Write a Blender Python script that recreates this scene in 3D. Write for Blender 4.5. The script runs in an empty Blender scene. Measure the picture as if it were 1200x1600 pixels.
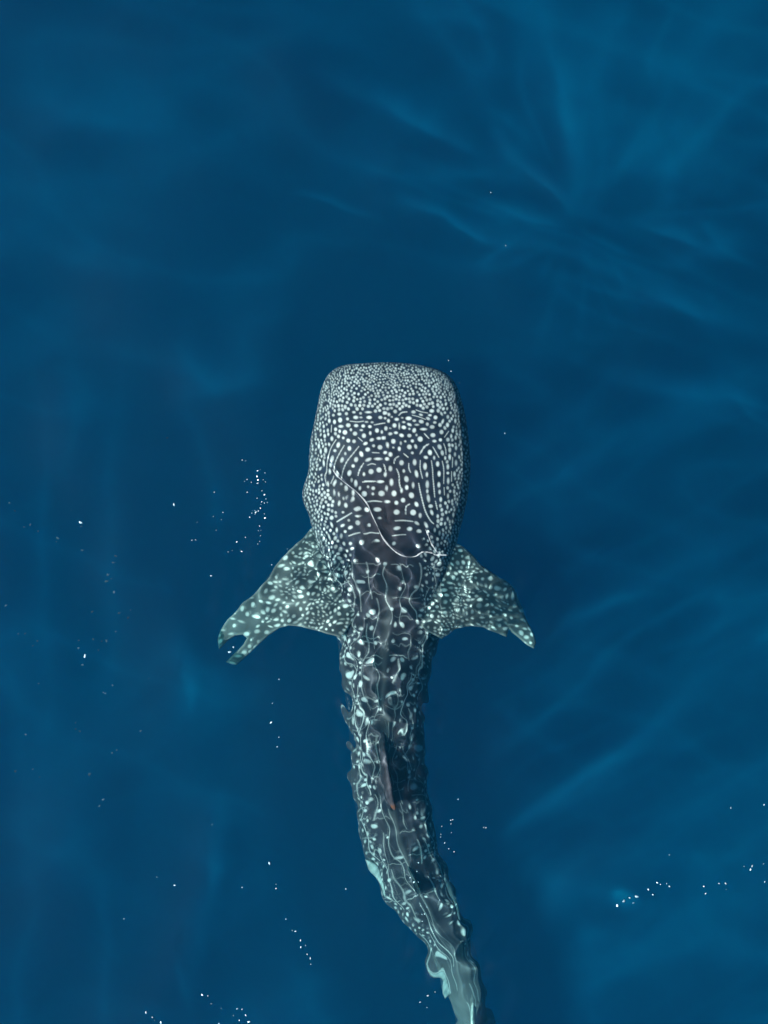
import bpy, bmesh, math, random
import numpy as np

# ---------------------------------------------------------------- camera, sky, sun, exposure
sc = bpy.context.scene
COL = sc.collection
PPM = 170.0                 # photograph pixels per metre on the water
CAM_H = 16.0                # the drone's height above the water
cam_data = bpy.data.cameras.new('camera')
cam = bpy.data.objects.new('camera', cam_data)
COL.objects.link(cam)
cam.location = (0, 0, CAM_H)
cam.rotation_euler = (0, 0, 0)
cam_data.sensor_fit = 'VERTICAL'
cam_data.angle = 2 * math.atan((800 / PPM) / CAM_H)
cam_data.clip_end = 2000
sc.camera = cam

SUN_ELEV, SUN_AZ = 42.0, 188.0      # azimuth measured from +X, counter-clockwise: the sun stands to the left
world = bpy.data.worlds.new('World')
sc.world = world
world.use_nodes = True
wn = world.node_tree
sky = wn.nodes.new('ShaderNodeTexSky')
sky.sky_type = 'NISHITA'
sky.sun_disc = False
sky.air_density = 0.5
sky.sun_elevation = math.radians(SUN_ELEV)
sky.sun_rotation = math.radians(90 - SUN_AZ)
wn.links.new(sky.outputs[0], wn.nodes['Background'].inputs[0])
wn.nodes['Background'].inputs[1].default_value = 0.05

sun_data = bpy.data.lights.new('sun', 'SUN')
sun_data.energy = 5.0
sun_data.angle = math.radians(0.5)
sun_data.color = (1.0, 0.965, 0.91)
sun_data.cycles.is_caustics_light = True
sun = bpy.data.objects.new('sun', sun_data)
COL.objects.link(sun)
sun.rotation_euler = (0, math.radians(90 - SUN_ELEV), math.radians(SUN_AZ))

vs = sc.view_settings
vs.view_transform = 'Standard'
vs.look = 'None'
vs.exposure = 1.85
vs.gamma = 1.0
vs.use_curve_mapping = False
sc.cycles.use_denoising = True
sc.cycles.max_bounces = 12
sc.cycles.diffuse_bounces = 3
sc.cycles.glossy_bounces = 3
sc.cycles.transmission_bounces = 8
sc.cycles.transparent_max_bounces = 12
sc.cycles.volume_bounces = 3
sc.cycles.use_adaptive_sampling = True
sc.cycles.adaptive_threshold = 0.02
sc.cycles.caustics_refractive = True
sc.cycles.caustics_reflective = False
sc.cycles.sample_clamp_indirect = 6.0

# ---------------------------------------------------------------- helpers
IOR = 1.333
rng = np.random.default_rng(7)
random.seed(7)


def world_xy(px, py, z):
    """Photograph pixel -> world x, y of a point at height z (below the water the view ray bends)."""
    k = (CAM_H + (-z / IOR if np.isscalar(z) and z < 0 else np.where(np.asarray(z) < 0, -np.asarray(z) / IOR, -np.asarray(z)))) / CAM_H
    return (np.asarray(px) - 600) / PPM * k, (800 - np.asarray(py)) / PPM * k


def make_mesh(name, verts, quads, smooth=True, colors=None):
    verts = np.asarray(verts, np.float32)
    quads = np.asarray(quads, np.int32)
    me = bpy.data.meshes.new(name)
    n, k = quads.shape
    me.vertices.add(len(verts))
    me.vertices.foreach_set('co', verts.ravel())
    me.loops.add(n * k)
    me.loops.foreach_set('vertex_index', quads.ravel())
    me.polygons.add(n)
    me.polygons.foreach_set('loop_start', np.arange(0, n * k, k, dtype=np.int32))
    me.polygons.foreach_set('use_smooth', np.full(n, smooth))
    if colors is not None:
        a = me.color_attributes.new('skin', 'FLOAT_COLOR', 'POINT')
        c = np.ones((len(verts), 4), np.float32)
        c[:, :3] = colors
        a.data.foreach_set('color', c.ravel())
    me.update(calc_edges=True)
    me.validate()
    return me


def link(name, me, parent=None, **props):
    o = bpy.data.objects.new(name, me)
    COL.objects.link(o)
    if parent is not None:
        o.parent = parent
    for k, v in props.items():
        o[k] = v
    return o


def new_mat(name):
    m = bpy.data.materials.new(name)
    m.use_nodes = True
    m.node_tree.nodes.clear()
    return m, m.node_tree.nodes, m.node_tree.links


def smoothstep(a, b, x):
    t = np.clip((x - a) / (b - a), 0, 1)
    return t * t * (3 - 2 * t)


def polyline_dist(X, Y, pts):
    """distance to a polyline, and the 0..1 position along it"""
    pts = np.asarray(pts, float)
    seg = np.hypot(*np.diff(pts, axis=0).T)
    cum = np.concatenate([[0], np.cumsum(seg)])
    best = np.full(X.shape, 1e9)
    tt = np.zeros(X.shape)
    for k in range(len(pts) - 1):
        d = pts[k + 1] - pts[k]
        t = np.clip(((X - pts[k, 0]) * d[0] + (Y - pts[k, 1]) * d[1]) / max(seg[k] ** 2, 1e-9), 0, 1)
        q = np.hypot(X - pts[k, 0] - t * d[0], Y - pts[k, 1] - t * d[1])
        m = q < best
        best = np.where(m, q, best)
        tt = np.where(m, (cum[k] + t * seg[k]) / cum[-1], tt)
    return best, tt


def spline(pts, n):
    """Catmull-Rom through the control points, n samples"""
    p = np.asarray(pts, float)
    p = np.vstack([2 * p[0] - p[1], p, 2 * p[-1] - p[-2]])
    u = np.linspace(0, len(pts) - 1, n)
    i = np.minimum(u.astype(int), len(pts) - 2)
    t = (u - i)[:, None]
    a, b, c, d = p[i], p[i + 1], p[i + 2], p[i + 3]
    return 0.5 * (2 * b + (c - a) * t + (2 * a - 5 * b + 4 * c - d) * t ** 2 + (3 * b - 3 * c + d - a) * t ** 3)


# ---------------------------------------------------------------- the sea
def axis(lo, fine_lo, fine_hi, hi, step, fine, far):
    mid = np.concatenate([np.arange(lo, fine_lo, step), np.arange(fine_lo, fine_hi, fine), np.arange(fine_hi, hi + step * .5, step)])
    out, s, x = [], step, 0.0
    while x < far:
        s *= 1.2
        x += s
        out.append(x)
    out = np.array(out)
    return np.concatenate([(mid[0] - out)[::-1], mid, mid[-1] + out])


ax = axis(-3.75, -1.7, 1.55, 3.75, 0.026, 0.0105, 250)
ay = axis(-4.95, -4.8, 0.75, 4.95, 0.026, 0.0125, 250)
WX, WY = np.meshgrid(ax, ay, indexing='ij')
PX, PY = WX * PPM + 600, 800 - WY * PPM          # where each water point lies in the photograph


def wave_sum(n, lmin, lmax, amp, seed, ang=None, spread=math.pi):
    r = np.random.default_rng(seed)
    Z = np.zeros_like(WX)
    for _ in range(n):
        l = math.exp(r.uniform(math.log(lmin), math.log(lmax)))
        a = r.uniform(0, 2 * math.pi) if ang is None else ang + r.uniform(-spread, spread)
        k = 2 * math.pi / l
        Z += amp * l * np.sin(k * (WX * math.cos(a) + WY * math.sin(a)) + r.uniform(0, 6.28)
                              + 0.7 * np.sin(0.9 * WX + 1.3 * WY + r.uniform(0, 6.28)))
    return Z / math.sqrt(n)


body_line = [(605, 560), (606, 700), (605, 850), (605, 1000), (603, 1150), (612, 1260), (650, 1400), (700, 1480), (735, 1560), (742, 1700)]
bd, _ = polyline_dist(PX, PY, body_line)
near = np.exp(-(np.minimum(np.hypot(np.maximum(bd - 40, 0), 0), 1e3) / 38.0) ** 2)                         # the churned water round the body
wake = smoothstep(770, 900, PY + 0.30 * (600 - PX))       # behind the head
far_fade = np.exp(-(np.maximum(np.abs(WX) - 4, 0) + np.maximum(np.abs(WY) - 5.2, 0)) / 1.5)
Z = np.zeros_like(WX)
calm = 1 - 0.75 * np.exp(-(bd / 160.0) ** 2)
Z += wave_sum(14, 1.2, 4.5, 0.012, 11) * calm * np.exp(-(np.maximum(np.abs(WX) - 9, 0) + np.maximum(np.abs(WY) - 9, 0)) / 20)
Z += wave_sum(16, 0.45, 1.1, 0.012, 12) * far_fade * (0.30 * calm + 0.7 * wake * near)
g2 = lambda x, y, rx, ry: np.exp(-(((PX - x) / rx) ** 2 + ((PY - y) / ry) ** 2))
fins = np.clip(g2(425, 930, 85, 80) + g2(765, 935, 75, 75), 0, 1)
back = near * wake * (1 - smoothstep(1180, 1360, PY))
aft = near * smoothstep(1120, 1330, PY)
quiet = 0.006 * far_fade
# long filaments of light run along the back: short ripples travelling across it
Z += wave_sum(34, 0.13, 0.34, 0.045, 13, 0.0, 1.25) * (quiet + far_fade * back)
Z += wave_sum(14, 0.08, 0.14, 0.010, 17) * far_fade * back
# broader ripples over the deeper fins and the tail
Z += wave_sum(34, 0.17, 0.42, 0.031, 15) * far_fade * np.clip(fins + aft, 0, 1)
Z += wave_sum(24, 0.07, 0.14, 0.030, 14) * far_fade * np.clip(g2(498, 885, 48, 60) + .8 * g2(715, 950, 36, 50), 0, 1)
# crests that the photograph shows as pale streaks: (points, width px, height m)
CRESTS = [
    ([(905, 340), (850, 335), (790, 318), (720, 312)], 16, .012),
    ([(905, 340), (870, 290), (800, 225), (760, 160)], 20, .012),
    ([(560, 290), (640, 305), (720, 345), (800, 370), (900, 385), (1000, 440), (1150, 500), (1220, 530)], 26, .016),
    ([(480, 95), (600, 145), (700, 195), (770, 235)], 34, .016),
    ([(905, 340), (905, 260), (890, 140), (880, 40)], 46, .018),
    ([(910, 335), (960, 270), (1080, 240), (1160, 120), (1200, 60)], 60, .018),
    ([(905, 345), (940, 368), (990, 395)], 10, .007),
    ([(500, 435), (560, 450), (620, 470), (680, 480)], 18, .012),
    ([(1010, 335), (1080, 370), (1200, 420)], 22, .012),
    ([(1080, 335), (1150, 370), (1220, 400)], 18, .010),
    ([(960, 590), (1050, 600), (1140, 615), (1210, 640)], 30, .014),
    ([(560, 1130), (720, 1085), (840, 1030), (900, 970), (1010, 940)], 22, .012),
    ([(780, 1320), (880, 1260), (980, 1200), (1110, 1160)], 28, .016),
    ([(860, 960), (900, 985), (1050, 900), (1210, 830)], 32, .012),
    ([(760, 1540), (850, 1460), (900, 1380), (1010, 1330)], 30, .014),
    ([(255, 520), (300, 580), (340, 620)], 40, .014),
    ([(90, 560), (105, 660), (80, 760)], 40, .014),
    ([(280, 960), (295, 1060), (270, 1130)], 34, .012),
    ([(200, 1230), (320, 1260), (330, 1360), (300, 1500), (290, 1600)], 36, .014),
    ([(0, 350), (120, 400), (260, 420)], 50, .014),
    ([(0, 130), (150, 180), (300, 190)], 60, .016),
    ([(250, 620), (420, 580), (500, 585)], 34, .010),
]
def ridge(pts, w, a, n, power, shift=(0, 0)):
    """a crest along a curve, raised only where it matters"""
    p = spline(pts, n) + np.array(shift)
    x0, x1, y0, y1 = p[:, 0].min() - 3 * w, p[:, 0].max() + 3 * w, p[:, 1].min() - 3 * w, p[:, 1].max() + 3 * w
    i0, i1 = np.searchsorted(ax, [(x0 - 600) / PPM, (x1 - 600) / PPM])
    j0, j1 = np.searchsorted(ay, [(800 - y1) / PPM, (800 - y0) / PPM])
    d, t = polyline_dist(PX[i0:i1, j0:j1], PY[i0:i1, j0:j1], p)
    Z[i0:i1, j0:j1] += a * np.exp(-(d / w) ** 2) * np.sin(np.pi * np.clip(t, 0.02, 0.98)) ** power


for pts, w, a in CRESTS:
    ridge(pts, w, a, 16, .6)
# the water's edge breaking across the shark's neck: fine steep ridges that gather the light
ridge([(505, 715), (528, 742), (556, 770), (578, 800), (590, 830), (608, 857), (632, 869), (662, 862), (690, 870)], 6.5, .020, 40, .5, (-15, 2))
ridge([(664, 826), (676, 850), (690, 868)], 6.0, .016, 12, .5, (-15, 2))

nx, ny = WX.shape
idx = np.arange(nx * ny).reshape(nx, ny)
quads = np.stack([idx[:-1, :-1], idx[1:, :-1], idx[1:, 1:], idx[:-1, 1:]], -1).reshape(-1, 4)
water = link('water_surface', make_mesh('water_surface', np.stack([WX, WY, Z], -1).reshape(-1, 3), quads),
             kind='structure', label='rippled deep blue sea surface over the whole picture')
m, N, L = new_mat('sea_surface')
out = N.new('ShaderNodeOutputMaterial')
glass = N.new('ShaderNodeBsdfGlass')
glass.inputs['Roughness'].default_value = 0.0
glass.inputs['IOR'].default_value = IOR
clear = N.new('ShaderNodeBsdfTransparent')
mix = N.new('ShaderNodeMixShader')
mix.inputs[0].default_value = 0.14
L.new(glass.outputs[0], mix.inputs[1])
L.new(clear.outputs[0], mix.inputs[2])
L.new(mix.outputs[0], out.inputs['Surface'])
water.data.materials.append(m)
water.cycles.is_caustics_caster = True

# the body of water: one box of even density, its lid just above the highest crest
lid, floor_z, half = float(Z.max()) + 0.02, -30.0, 250.0
bv = [(x, y, z) for z in (floor_z, lid) for x, y in ((-half, -half), (half, -half), (half, half), (-half, half))]
bq = [(0, 3, 2, 1), (4, 5, 6, 7), (0, 1, 5, 4), (1, 2, 6, 5), (2, 3, 7, 6), (3, 0, 4, 7)]
sea = link('sea_water', make_mesh('sea_water', bv, bq, smooth=False), kind='stuff', label='deep blue body of sea water around the shark', category='water')
m, N, L = new_mat('sea_water')
out = N.new('ShaderNodeOutputMaterial')
absorb = N.new('ShaderNodeVolumeAbsorption')
absorb.inputs['Color'].default_value = (0.0, 0.860, 0.922, 1)
absorb.inputs['Density'].default_value = 0.90
scat = N.new('ShaderNodeVolumeScatter')
scat.inputs['Color'].default_value = (0.0, 0.565, 1.0, 1)
scat.inputs['Density'].default_value = 0.088
add = N.new('ShaderNodeAddShader')
L.new(absorb.outputs[0], add.inputs[0])
L.new(scat.outputs[0], add.inputs[1])
L.new(add.outputs[0], out.inputs['Volume'])
sea.data.materials.append(m)

# a scattering layer added below the surface to draw streaks of light: the light it scatters grows with its thickness, so its folds show as pale streaks
def vnoise(x, y, seed):
    r = np.random.default_rng(seed)
    g = r.random((257, 257))
    xi, yi = np.floor(x).astype(int), np.floor(y).astype(int)
    fx, fy = x - xi, y - yi
    fx, fy = fx ** 3 * (fx * (fx * 6 - 15) + 10), fy ** 3 * (fy * (fy * 6 - 15) + 10)
    a, b, c, d = g[xi % 256, yi % 256], g[(xi + 1) % 256, yi % 256], g[xi % 256, (yi + 1) % 256], g[(xi + 1) % 256, (yi + 1) % 256]
    return (a * (1 - fx) + b * fx) * (1 - fy) + (c * (1 - fx) + d * fx) * fy


def fbm(x, y, seed, oct=3):
    return sum(vnoise(x * 2 ** o + 17 * o, y * 2 ** o + 31 * o, seed + o) / 2 ** o for o in range(oct)) / sum(1 / 2 ** o for o in range(oct))


def ridged(x, y, seed, power=5.0):
    """thin crests with one steep and one gentle side"""
    n = fbm(x, y, seed, 2)
    q = 1 - np.abs(2 * n - 1)
    return q ** power


lx = np.arange(-4.6, 4.61, 0.028)
ly = np.arange(-5.7, 5.71, 0.028)
MX, MY = np.meshgrid(lx, ly, indexing='ij')
QX, QY = MX * PPM + 600, 800 - MY * PPM
wx_ = 26 * (fbm(MX * .9, MY * .9, 301) - .5) + 9 * (fbm(MX * 3.2, MY * 3.2, 311) - .5)
wy_ = 26 * (fbm(MX * .9 + 9, MY * .9, 321) - .5) + 9 * (fbm(MX * 3.2 + 5, MY * 3.2, 331) - .5)
HX, HY = QX + wx_, QY + wy_
FINE = [([(905, 342), (880, 346), (850, 336), (800, 318), (760, 312)], 7, .06), ([(600, 330), (560, 318), (500, 300), (455, 292)], 8, .05), ([(620, 290), (680, 318), (720, 345), (780, 368)], 9, .08),
        ([(905, 338), (880, 295), (840, 262), (812, 240)], 9, .05), ([(905, 340), (925, 358), (950, 368), (990, 392)], 6, .05), ([(520, 440), (570, 452), (610, 470), (650, 474)], 7, .06),
        ([(700, 1088), (790, 1070), (850, 1020), (880, 985), (930, 962)], 8, .04), ([(800, 1310), (860, 1268), (930, 1225), (1000, 1195)], 10, .06), ([(1000, 430), (1080, 480), (1160, 515)], 12, .05),
        ([(1040, 340), (1090, 372), (1140, 385)], 9, .04), ([(865, 1318), (872, 1326), (884, 1342)], 3, .03), ([(172, 1100), (178, 1108), (188, 1118)], 3, .03), ([(1120, 606), (1160, 618), (1210, 640)], 9, .05),
        ([(278, 1040), (290, 1080), (284, 1120)], 12, .05), ([(318, 1340), (324, 1380), (318, 1420)], 12, .04), ([(262, 1500), (280, 1560), (290, 1600)], 9, .04)]
MORE = [([(905, 340), (900, 250), (885, 130), (850, 0)], 30, .05), ([(908, 338), (960, 270), (1060, 190), (1130, 60)], 34, .04), ([(640, 0), (740, 20), (800, 45)], 22, .05), ([(930, 150), (950, 60), (1000, -20)], 26, .04),
        ([(580, 130), (640, 165), (720, 215), (770, 240)], 16, .06), ([(760, 150), (800, 190), (845, 235)], 14, .05), ([(1090, 330), (1140, 380), (1210, 430)], 12, .06), ([(1010, 335), (1060, 362), (1110, 380)], 10, .05),
        ([(1150, 610), (1180, 645), (1210, 668)], 10, .06), ([(960, 1500), (1010, 1450), (1080, 1380)], 20, .03), ([(760, 1430), (830, 1370), (880, 1330)], 18, .04), ([(1000, 1040), (1100, 990), (1210, 940)], 20, .04),
        ([(880, 990), (960, 950), (1060, 930)], 12, .05), ([(1180, 1010), (1210, 990), (1230, 975)], 10, .06), ([(740, 1190), (860, 1130), (960, 1100)], 14, .03)]
T = np.zeros_like(MX)
for pts, w, a in [(p, w * .55, 3.6 * a) for p, w, a in CRESTS] + [(p, w * .7, a * 1.5) for p, w, a in FINE] + [(p, w * .6, a * 1.2) for p, w, a in MORE]:
    p = spline(pts, 18)
    i0, i1 = np.clip(np.searchsorted(lx, [(p[:, 0].min() - 3.5 * w - 30 - 600) / PPM, (p[:, 0].max() + 3.5 * w + 30 - 600) / PPM]), 0, len(lx))
    j0, j1 = np.clip(np.searchsorted(ly, [(800 - p[:, 1].max() - 3.5 * w - 30) / PPM, (800 - p[:, 1].min() + 3.5 * w + 30) / PPM]), 0, len(ly))
    sl = (slice(i0, i1), slice(j0, j1))
    hx, hy = HX[sl], HY[sl]
    d, t = polyline_dist(hx, hy, p)
    # signed side: steep below the line, long fade above it
    side = np.where((hy - np.interp(hx, *(lambda o: (p[o, 0], p[o, 1]))(np.argsort(p[:, 0])))) > 0, 1.0, 0.0)
    ww = w * (1.35 - .75 * side)
    T[sl] += a * np.exp(-(d / ww) ** 1.5) * np.sin(np.pi * np.clip(t, .01, .99)) ** .9 * (.55 + .9 * fbm(hx / 60, hy / 60, 401))
F = (905.0, 342.0)
ang_, rad_ = np.arctan2(QY - F[1], QX - F[0]), np.hypot(QX - F[0], QY - F[1]) / PPM
up_r = smoothstep(420, 760, QX) * (1 - smoothstep(380, 620, QY))
low_r = smoothstep(640, 860, QX) * smoothstep(480, 760, QY)
left_ = 1 - smoothstep(420, 640, QX)
a = math.radians(30)
bu, bv = (MX * math.cos(a) + MY * math.sin(a)), (-MX * math.sin(a) + MY * math.cos(a))
T += .055 * up_r * ridged(ang_ * 2.9 + .25 * fbm(MX, MY, 501), rad_ * .5, 510, 9) * smoothstep(.05, .8, rad_)
T += .055 * up_r * ridged(bu * .5 + 3, (MY + .35 * MX) * 1.6 + .5 * fbm(MX * .8, MY * .8, 521), 520, 11)
T += .060 * low_r * ridged(bu * .30, bv * 1.2 + .45 * fbm(MX * .8, MY * .8, 531), 530, 9)
T += .030 * low_r * ridged(bu * .8, bv * 3.2 + .5 * fbm(MX * 1.1, MY * 1.1, 541), 540, 9)
T += .045 * left_ * ridged(MX * 1.1 + .5 * fbm(MX * .8, MY * .8, 551), MY * .38, 550, 5) * smoothstep(300, 900, QY)
T += .045 * left_ * ridged(MX * .35, MY * 1.0 + .5 * fbm(MX * .7, MY * .7, 561), 560, 4) * (1 - smoothstep(300, 800, QY))
T += .030 * ridged(MX * .45 + 7, MY * 1.3 + .4 * MX + .6 * fbm(MX * .7, MY * .7, 601), 605, 9)
T += .020 * smoothstep(.42, .75, fbm(MX * .38 + 4, MY * .38 + 2, 571)) + .035 * smoothstep(900, 1300, QX + .35 * (QY - 800)) * smoothstep(700, 1300, QY)
T += .022 * smoothstep(.5, .8, fbm(bu * .5, bv * 1.6, 581, 4))
T *= (.85 + .3 * fbm(MX * 6, MY * 6, 591, 2))
T += .40 * np.exp(-(((HX - 985) / 16) ** 2 + ((HY - 1421) / 11) ** 2)) + .06 * np.exp(-(((HX - 925) / 22) ** 2 + ((HY - 1475) / 16) ** 2))
dist_b, _ = polyline_dist(QX, QY, spline(body_line, 30))
fin_clear = np.exp(-(((QX - 400) / 150) ** 2 + ((QY - 935) / 140) ** 2) ** 3) + np.exp(-(((QX - 770) / 130) ** 2 + ((QY - 935) / 140) ** 2) ** 3)
T *= smoothstep(np.where(QX < 600, 150, 128), np.where(QX < 600, 235, 205), dist_b) * smoothstep(.0, .75, np.clip(1 - 1.15 * fin_clear, 0, 1))          # left out round the shark so focused sunlight still reaches it
T *= smoothstep(0, .5, np.minimum(4.6 - np.abs(MX), 5.7 - np.abs(MY)))
T = np.maximum(T, 0)
mx_, my_ = MX.shape
li = np.arange(mx_ * my_).reshape(mx_, my_)
cells = np.minimum(np.minimum(T[:-1, :-1], T[1:, :-1]), np.minimum(T[:-1, 1:], T[1:, 1:])) > .002
qt = np.stack([li[:-1, :-1], li[1:, :-1], li[1:, 1:], li[:-1, 1:]], -1)[cells]
qb = qt[:, ::-1] + mx_ * my_
ed = np.concatenate([qt[:, [k_, (k_ + 1) % 4]] for k_ in range(4)])          # walls along the open edges
key = ed[:, 0].astype(np.int64) * 10 ** 7 + ed[:, 1]
back_key = ed[:, 1].astype(np.int64) * 10 ** 7 + ed[:, 0]
open_e = ed[~np.isin(key, back_key)]
qs = np.stack([open_e[:, 1], open_e[:, 0], open_e[:, 0] + mx_ * my_, open_e[:, 1] + mx_ * my_], -1)
layer_top = -.30
lv = np.concatenate([np.stack([MX, MY, np.full_like(MX, layer_top)], -1).reshape(-1, 3), np.stack([MX, MY, layer_top - T], -1).reshape(-1, 3)])
lq = np.vstack([qt, qb, qs])
keep = np.unique(lq)
remap = np.zeros(len(lv), int)
remap[keep] = np.arange(len(keep))
lv, lq = lv[keep], remap[lq]
layer = link('light_streaks', make_mesh('light_streaks', lv, lq), kind='stuff', label='faint pale blue streaks of light in the water', category='water')
m, N, L = new_mat('light_streaks')
out = N.new('ShaderNodeOutputMaterial')
scat = N.new('ShaderNodeVolumeScatter')
scat.inputs['Color'].default_value = (0.0, 0.50, 1.0, 1)
scat.inputs['Density'].default_value = 2.3
L.new(scat.outputs[0], out.inputs['Volume'])
layer.data.materials.append(m)

m, N, L = new_mat('seabed_mud')
out = N.new('ShaderNodeOutputMaterial')
bs = N.new('ShaderNodeBsdfDiffuse')
nz = N.new('ShaderNodeTexNoise')
nz.inputs['Scale'].default_value = 0.4
cr = N.new('ShaderNodeValToRGB')
cr.color_ramp.elements[0].color = (0.03, 0.03, 0.03, 1)
cr.color_ramp.elements[1].color = (0.10, 0.09, 0.07, 1)
L.new(nz.outputs[0], cr.inputs[0])
L.new(cr.outputs[0], bs.inputs[0])
L.new(bs.outputs[0], out.inputs['Surface'])
bed = link('seabed', make_mesh('seabed', [(-half + 1, -half + 1, -29.5), (half - 1, -half + 1, -29.5), (half - 1, half - 1, -29.5), (-half + 1, half - 1, -29.5)], [(0, 1, 2, 3)]), kind='structure')
bed.data.materials.append(m)

# ---------------------------------------------------------------- whale shark skin pattern, traced from the photograph
S8 = 8.571


def T(ox, oy, s, items):
    r = []
    for it in items:
        x, y, rx = it[:3]
        ry = it[3] if len(it) > 3 else rx
        a = it[4] if len(it) > 4 else 0
        r.append((ox + x / s, oy + y / s, rx / s, ry / s, a))
    return r


def TL(ox, oy, s, items):
    return [([(ox + x / s, oy + y / s) for x, y in pts], w / s) for pts, w in items]


SPOTS, LINES = [], []
SPOTS += T(470, 640, S8, [
    (370, 45, 20, 30), (435, 75, 20), (515, 60, 30, 22), (525, 140, 32, 38), (380, 150, 20, 32), (450, 165, 22, 32), (610, 55, 24), (710, 35, 25, 18),
    (735, 105, 38, 26), (625, 125, 22), (905, 35, 45, 15), (915, 105, 40, 25), (1000, 20, 25), (1065, 105, 30, 25), (1120, 45, 25, 30), (1180, 65, 18, 25),
    (1175, 150, 20, 28), (800, 50, 20), (805, 105, 20, 12), (635, 210, 36, 32), (740, 215, 32, 24), (835, 220, 28, 24), (925, 228, 26, 22), (955, 170, 20, 14),
    (880, 165, 22, 12), (535, 225, 38, 22), (465, 265, 24, 28), (590, 305, 36), (520, 290, 18, 24), (725, 322, 34, 32), (845, 350, 32, 36), (930, 315, 18, 28),
    (1020, 280, 30, 34), (1085, 300, 14, 24), (1140, 250, 26, 32), (1190, 325, 18, 24), (810, 275, 22, 14), (670, 270, 18, 22), (318, 355, 20, 32), (305, 225, 15, 25),
    (260, 280, 16, 26), (360, 280, 17, 28), (415, 390, 22, 34), (503, 360, 22, 26), (568, 380, 20), (635, 415, 30), (712, 425, 28), (950, 405, 34, 24, -25),
    (1045, 385, 34, 22), (1105, 380, 28, 26), (865, 455, 34, 22, -25), (975, 485, 22), (1060, 505, 36), (1165, 475, 20, 36), (895, 535, 36, 32, -20), (500, 475, 26, 42, 15),
    (650, 520, 28, 36), (595, 590, 16, 22), (455, 550, 24, 22), (330, 545, 24, 46), (240, 490, 18, 40), (265, 560, 15, 38), (810, 595, 28, 44, -20), (740, 670, 32, 40, 15),
    (550, 675, 26, 42, 20), (418, 660, 26, 50, 10), (395, 745, 18, 30), (1130, 575, 28, 22, -25), (1190, 605, 20, 26), (905, 670, 48, 24, -25), (1035, 660, 58, 20),
    (1155, 660, 28), (700, 755, 25), (650, 850, 30, 46, 15), (940, 830, 40), (1048, 808, 40), (1135, 865, 18, 36), (845, 865, 18, 28), (380, 835, 20, 42), (300, 720, 16, 50),
    (485, 865, 25, 50), (680, 945, 16, 30), (1065, 965, 52, 22)])
LINES += TL(470, 640, S8, [
    ([(470, 405), (410, 500), (375, 600), (345, 740), (335, 880), (345, 1010)], 11), ([(580, 480), (515, 590), (460, 710), (440, 830)], 14),
    ([(775, 495), (700, 590), (620, 690), (570, 800), (540, 930)], 15), ([(660, 155), (760, 165), (840, 155)], 12), ([(985, 205), (1060, 190), (1125, 180)], 16),
    ([(840, 720), (790, 800), (765, 880)], 19), ([(895, 745), (950, 725), (1000, 735)], 12), ([(1110, 730), (1130, 790), (1140, 840)], 14), ([(960, 575), (1050, 580)], 10),
    ([(830, 970), (920, 960), (1000, 960)], 20), ([(410, 210), (405, 300)], 10), ([(430, 900), (415, 980)], 10), ([(770, 375), (825, 425)], 12)])
SPOTS += T(600, 640, S8, [
    (20, 45, 25), (65, 65, 18, 22), (150, 25, 28, 30), (105, 98, 14), (15, 115, 18), (60, 150, 22), (170, 130, 32, 22), (330, 118, 46, 28), (245, 110, 15, 12), (395, 32, 32, 24),
    (495, 70, 28, 16, 20), (640, 18, 36, 28), (690, 105, 30), (615, 75, 25, 16), (590, 120, 32, 22, 30), (500, 160, 38, 28, 15), (405, 148, 25, 18), (265, 168, 22, 14),
    (340, 200, 34, 20, 25), (440, 203, 32, 15), (580, 195, 22, 26), (680, 172, 24, 18), (750, 205, 26, 30), (785, 160, 16, 36, 20), (850, 205, 24, 34), (855, 98, 20, 28),
    (770, 55, 16, 30, -30), (815, 42, 18), (140, 212, 30, 34), (205, 222, 10, 40), (265, 238, 34, 28, 15), (85, 250, 12), (25, 252, 24, 34), (340, 258, 15), (405, 278, 28, 36, 20),
    (530, 262, 48, 18), (645, 232, 36, 28), (770, 300, 30, 34), (815, 245, 20, 28, -20), (85, 325, 28, 20, -20), (160, 310, 28, 20), (235, 345, 34, 26, 20), (340, 348, 32, 28),
    (435, 340, 14, 18), (655, 342, 38, 32), (485, 395, 40, 42), (675, 422, 30, 20), (755, 405, 24), (855, 402, 26, 30), (10, 378, 14, 22), (125, 425, 34, 38), (380, 420, 24),
    (285, 425, 14), (225, 450, 14, 26), (340, 500, 36, 38, -20), (425, 495, 22, 34, -15), (45, 475, 18, 42, -10), (125, 508, 12), (205, 525, 22, 32), (745, 500, 30, 42, -25),
    (880, 540, 22, 38), (15, 575, 25, 24), (85, 600, 30, 36), (40, 660, 30, 28), (615, 575, 32, 42, -10), (780, 580, 24, 40, -10), (380, 580, 20), (560, 640, 32, 24, 15),
    (672, 645, 14, 26), (820, 650, 14, 26), (235, 712, 34, 40), (410, 705, 28, 48), (550, 760, 28, 54), (718, 728, 26, 40), (855, 765, 20, 40), (880, 635, 20, 42), (85, 790, 28, 42),
    (265, 822, 18, 26), (435, 860, 26, 56, -12), (575, 870, 17, 36), (738, 860, 24, 42), (855, 850, 20), (300, 930, 34, 48, -10), (860, 955, 18, 46), (945, 865, 18, 40),
    (15, 870, 18, 34), (955, 150, 15, 32), (965, 715, 18, 42), (950, 600, 15, 30), (965, 510, 17, 34), (960, 375, 15, 30), (900, 355, 15, 30), (920, 280, 18, 32), (1020, 295, 14, 28),
    (1025, 430, 16, 30), (1045, 595, 16, 36)])
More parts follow.
